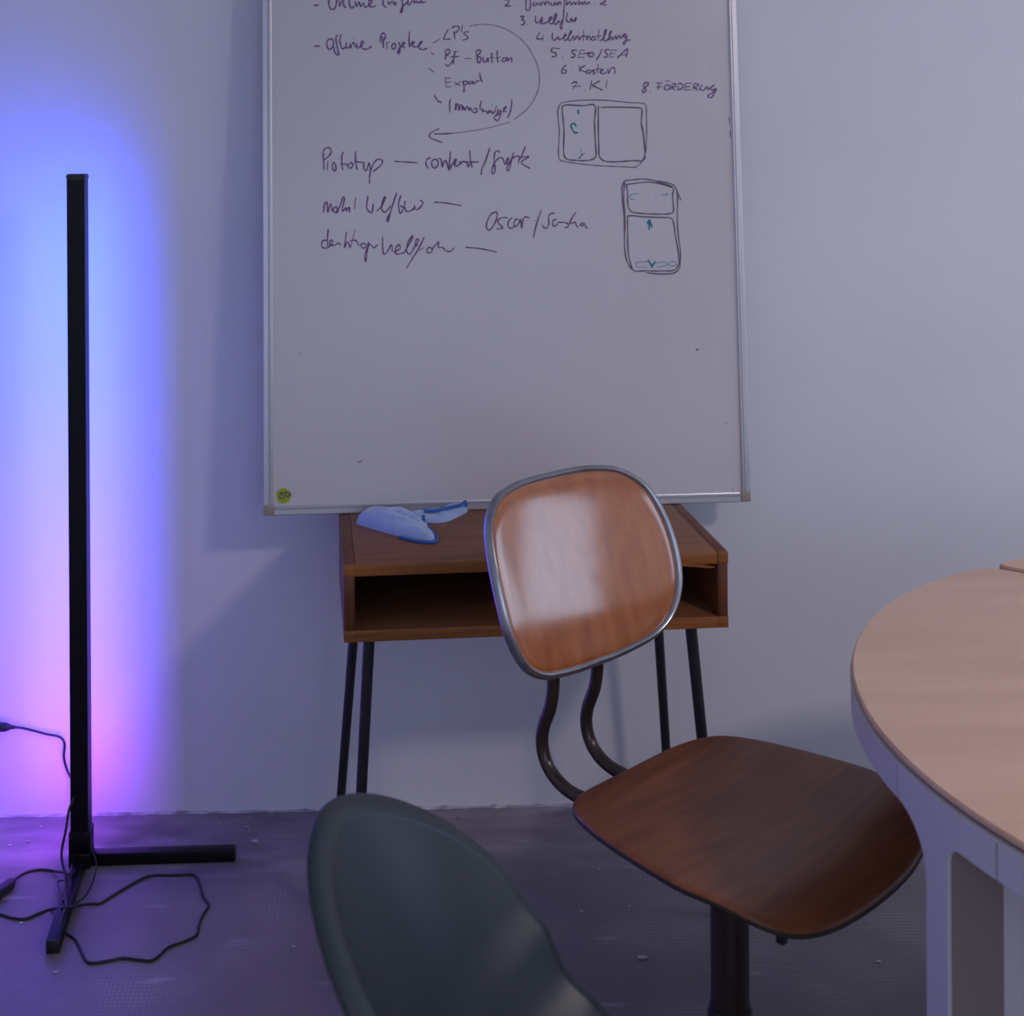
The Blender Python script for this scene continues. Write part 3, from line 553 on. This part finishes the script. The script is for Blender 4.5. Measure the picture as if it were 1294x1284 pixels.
tubeo('cord', crom([fp(-60, 1150), fp(-25, 1158), fp(0, 1156), fp(15, 1160), fp(32, 1161), fp(50, 1154), fp(65, 1149), fp(80, 1147, .030), fp(90, 1146, .029), fp(102, 1144), fp(115, 1142), fp(127, 1141), fp(145, 1130), fp(165, 1118), fp(188, 1107), fp(215, 1106), fp(240, 1105), fp(248, 1108), fp(253, 1120), fp(257, 1134), fp(264, 1144), fp(256, 1157), fp(251, 1170), fp(248, 1182), fp(232, 1190), fp(213, 1197), fp(202, 1207), fp(191, 1214), fp(175, 1213), fp(155, 1211), fp(138, 1214), fp(118, 1217), fp(109, 1214), fp(101, 1198), fp(95, 1187), fp(83, 1179, .006), fp(76, 1176, .02), fp(79, 1160, .030), fp(82, 1149, .031)], 4), R_, m_cable, cab, 8)
tubeo('cord', crom([fp(-30, 1150), fp(-10, 1138), fp(18, 1112, .006), fp(30, 1104), fp(42, 1100), fp(55, 1099), fp(70, 1101, .006), fp(82, 1103, .028), fp(88, 1105, .03), fp(95, 1100, .03)], 4), R_, m_cable, cab, 8)
tubeo('cord', crom([L(at_depth(114, 1068, 2.79)), L(at_depth(119, 1080, 2.78)), L(at_depth(122, 1095, 2.76)), fp(117, 1115, .01), fp(108, 1132), fp(97, 1141), fp(88, 1146, .029)], 5), .0017, m_cable, cab, 8)
tubeo('cord', crom([fp(85, 1113, .030), fp(73, 1114, .012), fp(75, 1125, .02), fp(80, 1138, .030)], 4), .0016, m_cable, cab, 8)
# plug and adapter
pl0 = wp(-46, 918, .012); pl1 = wp(13, 919, .02)
bm = bmesh.new(); d = (pl1 - pl0); tube(bm, [pl0, pl0 + d * .35, pl0 + d * .9, pl0 + d * .97, pl1 + d * .02, pl1 + d * .10], [.0105, .0095, .0095, .007, .0045, .0038], 12); tag(bobj('plug', bm, m_blackp, cab), 'black plug')
p0 = fp(-10, 1137, .012); p1 = fp(17, 1113, .010); d = p1 - p0
bm = bmesh.new(); tube(bm, [p0, p0 + d * .05, p0 + d * .85, p0 + d * .93, p1 + d * .08], [.008, .011, .011, .007, .004], 10); tag(bobj('inline_switch', bm, m_blackp, cab), 'black inline controller')

# ------------------------------------------------------------------ swivel chair
TH = math.radians(43); cc = C(.44, 2.02, 0); CR = TH + PI - YAW
ch = thing('swivel_chair', 'vintage swivel chair with varnished brown plywood seat and steel-rimmed backrest, in front of the desk', 'chair', cc, CR)
# local x = -lateral, y = forward
half = [(0, -.236), (.06, -.235), (.11, -.228), (.155, -.208), (.188, -.175), (.210, -.125), (.226, -.06), (.236, .0), (.242, .06), (.233, .11), (.213, .155), (.176, .185), (.12, .199), (.06, .204), (0, .205)]
SXO = -.022
out_ = [(x, y) for x, y in half] + [(-x, y) for x, y in half[-2:0:-1]]
OP = [Vector((p.x * 1.0, p.y, 0)) for p in crom([(x, y, 0) for x, y in out_], 4, closed=True)]
def seat_z(x, y):
    z = .485 + .010 * (abs(x) / .22) ** 2 - .004 * max(0, 1 - (x * x + y * y) / .03)
    if y > .08: z -= .040 * ((y - .08) / .125) ** 2
    if y < -.17: z -= .012 * ((-y - .17) / .066) ** 2
    return z
def seat_mesh():
    bm = bmesh.new(); th = .013; R = []
    ss = [0.0, .12, .25, .4, .55, .7, .82, .9, .95, .975, .99, .998, 1.0]
    dz = [0] * 9 + [-.0003, -.0015, -.004, -.007]
    for s, d in zip(ss, dz):
        if s == 0: R.append([bm.verts.new((SXO, 0, seat_z(0, 0)))]); continue
        R.append([bm.verts.new((p.x * s + SXO, p.y * s, seat_z(p.x * s, p.y * s) + d)) for p in OP])
    for s, d in ((.998, -.011), (.985, -th), (.8, -th), (.5, -th)):
        R.append([bm.verts.new((p.x * s + SXO, p.y * s, seat_z(p.x * s, p.y * s) + d)) for p in OP])
    R.append([bm.verts.new((SXO, 0, seat_z(0, 0) - th))]); n = len(OP)
    for A, B in zip(R, R[1:]):
        for k in range(n):
            if len(A) == 1: bm.faces.new((A[0], B[k], B[(k + 1) % n]))
            elif len(B) == 1: bm.faces.new((A[k], A[(k + 1) % n], B[0]))
            else: bm.faces.new((A[k], A[(k + 1) % n], B[(k + 1) % n], B[k]))
    return bm
bm = seat_mesh(); so_ = bobj('seat', bm, m_seat, ch, angle=60)
so_.data.materials.append(m_seate)
for f in so_.data.polygons:
    if f.normal.z < .25: f.material_index = 1
# backrest
bh = [(0, -.1496), (.0401, -.1496), (.0846, -.1466), (.138, -.1384), (.181, -.1150), (.209, -.0700), (.2160, -.010), (.2105, .048), (.192, .098), (.150, .132), (.0944, .1455), (.045, .149)]
bo = [(x, z) for x, z in bh] + [(0, .1495)] + [(-x, z) for x, z in bh[::-1][:-1]]
BP = crom([(x, 0, z) for x, z in bo], 5, closed=True)
bcen = C(.2366, 2.2288, .7956) - cc
lx = -(bcen.dot(Rv) * math.cos(TH) + bcen.dot(Dv) * math.sin(TH)); ly = bcen.dot(Rv) * math.sin(TH) - bcen.dot(Dv) * math.cos(TH)
PH = math.radians(20)
BMX = Matrix.Translation((lx + .0165, ly, .7945)) @ Matrix.Rotation(math.radians(-2.3), 4, 'Z') @ Matrix.Rotation(PH, 4, 'X') @ Matrix.Diagonal((.95, 1, 1.01, 1))
# with +y forward, tilting the top backward = rotation about x by +PH
def bow(x, z): return .024 * (x / .2) ** 2 - .014 * (z / .15) ** 2        # edges come forward
bm = bmesh.new(); R = []; n = len(BP)
for s, d in [(0, .0075), (.15, .0075), (.3, .0075), (.45, .0074), (.6, .0072), (.74, .0071), (.85, .0068), (.915, .0056), (.95, .0035), (.97, -.001), (.97, -.007), (.8, -.009), (.4, -.009), (0, -.009)]:
    if s == 0: R.append([bm.verts.new((0, d, 0))])
    else: R.append([bm.verts.new((p.x * s, bow(p.x * s, p.z * s) + d, p.z * s)) for p in BP])
for A, B in zip(R, R[1:]):
    for k in range(n):
        if len(A) == 1: bm.faces.new((A[0], B[k], B[(k + 1) % n]))
        elif len(B) == 1: bm.faces.new((A[k], A[(k + 1) % n], B[0]))
        else: bm.faces.new((A[k], A[(k + 1) % n], B[(k + 1) % n], B[k]))
bmesh.ops.transform(bm, matrix=BMX, verts=bm.verts[:]); bobj('backrest', bm, m_ply, ch, angle=60)
bm = bmesh.new(); tube(bm, [Vector((p.x * .975, bow(p.x, p.z) - .001, p.z * .968)) for p in BP], .0065, 12, closed=True, flat=(.0095, Vector((0, 1, 0))))
bmesh.ops.transform(bm, matrix=BMX, verts=bm.verts[:]); tag(bobj('backrest_rim', bm, m_chrome, ch), 'grey steel rim around the backrest')
# two bent tubes
for s in (-1, 1):
    x0 = lx + s * .054
    path = [(x0, -.305, .80), (x0, -.318, .72), (x0, -.315, .66), (x0, -.312, .617), (x0, -.318, .575), (x0, -.334, .535), (x0, -.337, .505), (x0, -.326, .477), (x0, -.300, .457), (x0, -.26, .449), (x0 * .9, -.18, .452), (x0 * .8, -.08, .455)]
    tag(tubeo('support_tube', crom(path, 5), .0105, m_brown, ch, 14), 'bent dark brown steel tube')
bm = bmesh.new(); box(bm, (lx - .075, -.012, -.05), (lx + .075, -.004, .05), .003)
bmesh.ops.transform(bm, matrix=Matrix.Translation((0, ly, .79)) @ Matrix.Rotation(PH, 4, 'X'), verts=bm.verts[:]); bobj('back_plate', bm, m_brown, ch)
boxo('seat_plate', (-.09, -.14, .455), (.07, .10, .469), m_blackp, ch, .004)
CT = Matrix.Translation((.010, -.014, 0))
latheo('collar', [(.030, .395), (.034, .40), (.034, .44), (.045, .45), (.045, .46)], m_blackp, ch, 28, CT)
latheo('column', [(.028, .10), (.028, .40)], m_brown, ch, 28, CT)
latheo('column_sleeve', [(.032, .09), (.033, .10), (.033, .20), (.030, .215)], m_blackp, ch, 28, CT)
# small lever stub below seat front and height knob
kp = at_depth(988, 1186, 1.83) - cc; rot = Matrix.Rotation(-CR, 4, 'Z'); kp = rot @ kp
boxo('lever', (kp.x - .006, kp.y - .006, kp.z - .006), (kp.x + .006, kp.y + .006, .46), m_blackp, ch, .002)
for i in range(5):
    a = i * 2 * PI / 5 - 2.42; ca, sa = math.cos(a), math.sin(a)
    tubeo('base_arm', [(ca * .02, sa * .02, .115), (ca * .15, sa * .15, .105), (ca * .27, sa * .27, .075)], [.019, .017, .013], m_blackp, ch, 12)
    w = latheo('castor', [(.010, -.012), (.025, -.011), (.025, .011), (.010, .012)], m_blackp, ch, 20, Matrix.Translation((ca * .265, sa * .265, .025)) @ Matrix.Rotation(a + .6, 4, 'Z') @ Matrix.Rotation(PI / 2, 4, 'Y'))
    tubeo('castor_pin', [(ca * .265, sa * .265, .025), (ca * .265, sa * .265, .075)], .005, m_chrome, w.parent, 8)

# ------------------------------------------------------------------ round table
tcn = C(1.25, 1.75, 0)
tb = thing('round_table', 'round pale wooden table with lavender-grey apron, at the right edge', 'table', tcn, 0)
TR, TZ = .697, .74
def dirv(deg):                                      # 0 = towards the left of the view, + = nearer the camera
    a = math.radians(deg); v = -Rv * math.cos(a) - Dv * math.sin(a); return Vector((v.x, v.y, 0))
sd = (Rv * .78 - Dv * .62).normalized(); sn = Vector((sd.y, -sd.x, 0))          # seam direction and normal
if sn.dot(Dv) < 0: sn = -sn
sp_ = C(.962, 2.364, 0) - tcn; off = sp_.dot(sn)
def leaf(side, gap, zt, name):
    """part of the disc on one side of the chord, with rounded corners"""
    o = off + side * gap; hl = math.sqrt(TR * TR - o * o); a0 = math.atan2(hl, o)
    pts = []; m_ = 90
    if side < 0: rng = [a0 + (2 * PI - 2 * a0) * i / m_ for i in range(m_ + 1)]
    else: rng = [-a0 + 2 * a0 * i / m_ for i in range(m_ + 1)]
    for a in rng: pts.append(sn * (TR * math.cos(a)) + sd * (TR * math.sin(a)))
    # corner rounding: drop the end points back along the chord
    e0, e1 = pts[0].copy(), pts[-1].copy(); ch_ = (e1 - e0).normalized(); r = .028
    pts = [e0 + ch_ * r + (pts[1] - e0).normalized() * .0, e0 + ch_ * r * .35 + (pts[1] - e0).normalized() * r * .30] + [p for p in pts if (p - e0).length > r and (p - e1).length > r] + [e1 - ch_ * r * .35 + (pts[-2] - e1).normalized() * r * .30, e1 - ch_ * r]
    bm = bmesh.new(); vs = [bm.verts.new((p.x, p.y, zt)) for p in pts]; f = bm.faces.new(vs)
    if f.normal.z < 0 or True: f.normal_update()
    r_ = bmesh.ops.extrude_face_region(bm, geom=[f]); vv = [v for v in r_['geom'] if isinstance(v, bmesh.types.BMVert)]
    bmesh.ops.translate(bm, verts=vv, vec=(0, 0, -.007))
    es = [e for e in bm.edges if abs(e.verts[0].co.z - zt) < 1e-6 and abs(e.verts[1].co.z - zt) < 1e-6]
    bmesh.ops.bevel(bm, geom=es, offset=.0018, segments=2, affect='EDGES')
    return bobj(name, bm, m_beech, tb, angle=30)
leaf(-1, .0025, TZ, 'tabletop_leaf'); leaf(1, .0025, TZ + .004, 'tabletop_leaf')
def arc(name, r0, r1, z0, z1, a0, a1, m, step=1.5):
    n = max(2, int(abs(a1 - a0) / step)); bm = bmesh.new(); pr = None; first = None
    full = abs(a1 - a0) >= 359.9
    for i in range(n + (0 if full else 1)):
        d = dirv(a0 + (a1 - a0) * i / n)
        q = [bm.verts.new((d.x * r, d.y * r, z)) for r, z in ((r1, z0), (r1, z1), (r0, z1), (r0, z0))]
        if pr:
            for k in range(4): bm.faces.new((pr[k], pr[(k + 1) % 4], q[(k + 1) % 4], q[k]))
        else: first = q
        pr = q
    if full:
        for k in range(4): bm.faces.new((pr[k], pr[(k + 1) % 4], first[(k + 1) % 4], first[k]))
    else: bm.faces.new(first); bm.faces.new(pr[::-1])
    return bobj(name, bm, m, tb, angle=30)
arc('shadow_gap', .60, .693, .728, .7335, 0, 360, m_beechd, 3)
arc('edge_strip', .675, .700, .7255, .7282, 0, 360, m_lip, 3)
ZB, ZA = .684, .7255
LEGS = [0, 90, 180, 270]
def leg_panel(base):
    """curved sheet: apron piece with a post running to the floor and rounded inner corners"""
    cols = []
    A0, A1, P0, P1 = 6.0 + .12, 21.6 - .12, 11.6, 15.0
    for i in range(15):
        u = i / 14; cols.append((A0 + (P0 - A0) * u, ZB - .060 * (1 - math.sqrt(max(0, 1 - u ** 2)))))
    cols += [(P0 + .01, 0), (P0 + 1.2, 0), (P1 - 1.0, 0), (P1 - .01, 0)]
    for i in range(11):
        u = 1 - i / 10; cols.append((P1 + (2.0) * (1 - u), ZB - .022 * (1 - math.sqrt(max(0, 1 - u ** 2)))))
    cols += [(19.0, ZB), (A1, ZB)]
    bm = bmesh.new(); pr = None
    for a, b in cols:
        d = dirv(base + a); q = [bm.verts.new((d.x * r, d.y * r, z)) for r, z in ((.699, b), (.699, ZA), (.694, ZA), (.694, b))]
        if pr:
            for k in range(4): bm.faces.new((pr[k], pr[(k + 1) % 4], q[(k + 1) % 4], q[k]))
        else: bm.faces.new(q)
        pr = q
    bm.faces.new(pr[::-1]); bobj('leg_panel', bm, m_lam, tb, angle=30)
    for nm, r0, r1, mm in (('leg_side', .625, .6935, m_lam_shade), ('leg_inner', .45, .624, m_lam)):
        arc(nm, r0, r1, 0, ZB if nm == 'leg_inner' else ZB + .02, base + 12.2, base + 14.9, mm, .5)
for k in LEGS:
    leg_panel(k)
    seams = [k + 21.6, k + 41, k + 60, k + 78, k + 96]
    for s0, s1 in zip(seams, seams[1:]): arc('apron_panel', .682, .699, ZB, ZA, s0 + .12, s1 - .12, m_lam)
arc('underframe', .40, .66, .700, .7275, 0, 360, m_lam_shade, 3)

# ------------------------------------------------------------------ shell chair (nearest)
TS = 1.3108; SR = TS + PI - YAW
sc0 = C(.178, 1.3818, 0)
sh = thing('shell_chair', 'dark blue-grey moulded plastic shell chair nearest the camera, at the bottom', 'chair', sc0, SR)
def shell():
    import numpy as np
    rec, W_, h0, pw, ht, ll, lt, fw, fd = .2637, .1919, .5687, 1.7856, .7595, .0783, .0536, .0248, .0126
    base = [(.235,.415),(.225,.432),(.18,.440),(.10,.436),(.0,.432),(-.07,.442),(-.125,.475),(-.155,.53),(-.172,.59),(-.188,.65),(-.203,.71),(-.215,.77),(-.225,.83)]
    P = np.array([(p.x, p.y) for p in crom([(a, b, 0) for a, b in base], 12)])
    P[:, 0] -= np.maximum(0, P[:, 1] - .45) * rec
    lo = P[P[:, 1] < h0][::3]
    hs = h0 + (ht - h0) * np.sin(np.linspace(0, 1, 26) * PI / 2)
    bk = P[np.argmax(P[:, 0] < -.1):]
    R = np.vstack([lo, np.c_[np.interp(hs, bk[:, 1], bk[:, 0]), hs]])
    w = np.where(R[:, 1] < h0, W_, W_ * (1 - np.clip((R[:, 1] - h0) / (ht - h0), 0, 1) ** pw) ** (1 / pw)); w = np.maximum(w, .002)
    w[:len(lo)] *= .82 + .18 * np.minimum(1, np.linspace(0, 1, len(lo)) * 2.5)
    lf = np.interp(R[:, 1], [.41, .43, .445, .53, h0, ht], [.01, .035, .06, ll, ll * .6 + lt * .4, lt]); lf[:2] = .015
    t = np.gradient(R, axis=0); t /= np.linalg.norm(t, axis=1)[:, None]
    n = np.c_[t[:, 1], -t[:, 0]]; sg = np.sign(n.sum(1)); sg[sg == 0] = 1; n *= sg[:, None]
    U = np.sin(np.linspace(-1, 1, 41) * PI / 2)
    x = w[:, None] * U; L = (lf * (w / W_) ** 2)[:, None] * np.abs(U) ** 2.3
    y = R[:, 0:1] + n[:, 0:1] * L; h = R[:, 1:2] + n[:, 1:2] * L
    sl = np.r_[0, np.cumsum(np.linalg.norm(np.diff(R, axis=0), axis=1))]; q = np.clip(np.arange(len(R)) / 4, 0, 1)
    def edge(j, s_, k, d_):                        # rim rolled outwards
        dx = np.gradient(s_ * w, sl); ln = np.hypot(1, dx); nx = s_ / ln; ns = -dx * s_ / ln
        return (x[:, j] + fw * k * nx, y[:, j] + fw * k * ns * t[:, 0] - fd * d_ * n[:, 0] * q, h[:, j] + fw * k * ns * t[:, 1] - fd * d_ * n[:, 1] * q)
    A = [edge(0, -1, 1, 1), edge(0, -1, .9, .55), edge(0, -1, .55, .15)]; B = [edge(-1, 1, .55, .15), edge(-1, 1, .9, .55), edge(-1, 1, 1, 1)]
    X, Y, H = (np.c_[A[0][k], A[1][k], A[2][k], g, B[0][k], B[1][k], B[2][k]] for k, g in enumerate((x, y, h)))
    nr, nc = X.shape
    for G in (X, Y, H):
        m_ = (G[-1] + G[-1][::-1]) / 2; G[-1] = m_
    V = [(float(X[i, j]), float(Y[i, j]), float(H[i, j])) for i in range(nr) for j in range(nc)]
    F = [(i * nc + j, i * nc + j + 1, (i + 1) * nc + j + 1, (i + 1) * nc + j) for i in range(nr - 1) for j in range(nc - 1)]
    return V, F
V, F = shell()
bm = bmesh.new(); bv = [bm.verts.new(v) for v in V]
for f in F: bm.faces.new([bv[k] for k in f])
bmesh.ops.remove_doubles(bm, verts=bm.verts[:], dist=.0012)
o = bobj('shell', bm, m_shell, sh, angle=180)
so2 = o.modifiers.new('thickness', 'SOLIDIFY'); so2.thickness = .005; so2.offset = 0
sb = o.modifiers.new('smooth', 'SUBSURF'); sb.levels = 1; sb.render_levels = 1
boxo('seat_mount', (-.10, -.10, .395), (.10, .12, .432), m_blackp, sh, .006)
for x, y in ((-1, -1), (1, -1), (-1, 1), (1, 1)):
    tubeo('leg', [(x * .09, y * .09 + .01, .41), (x * .22, y * .21 + .01, 0)], [.014, .009], m_oak, sh, 12)
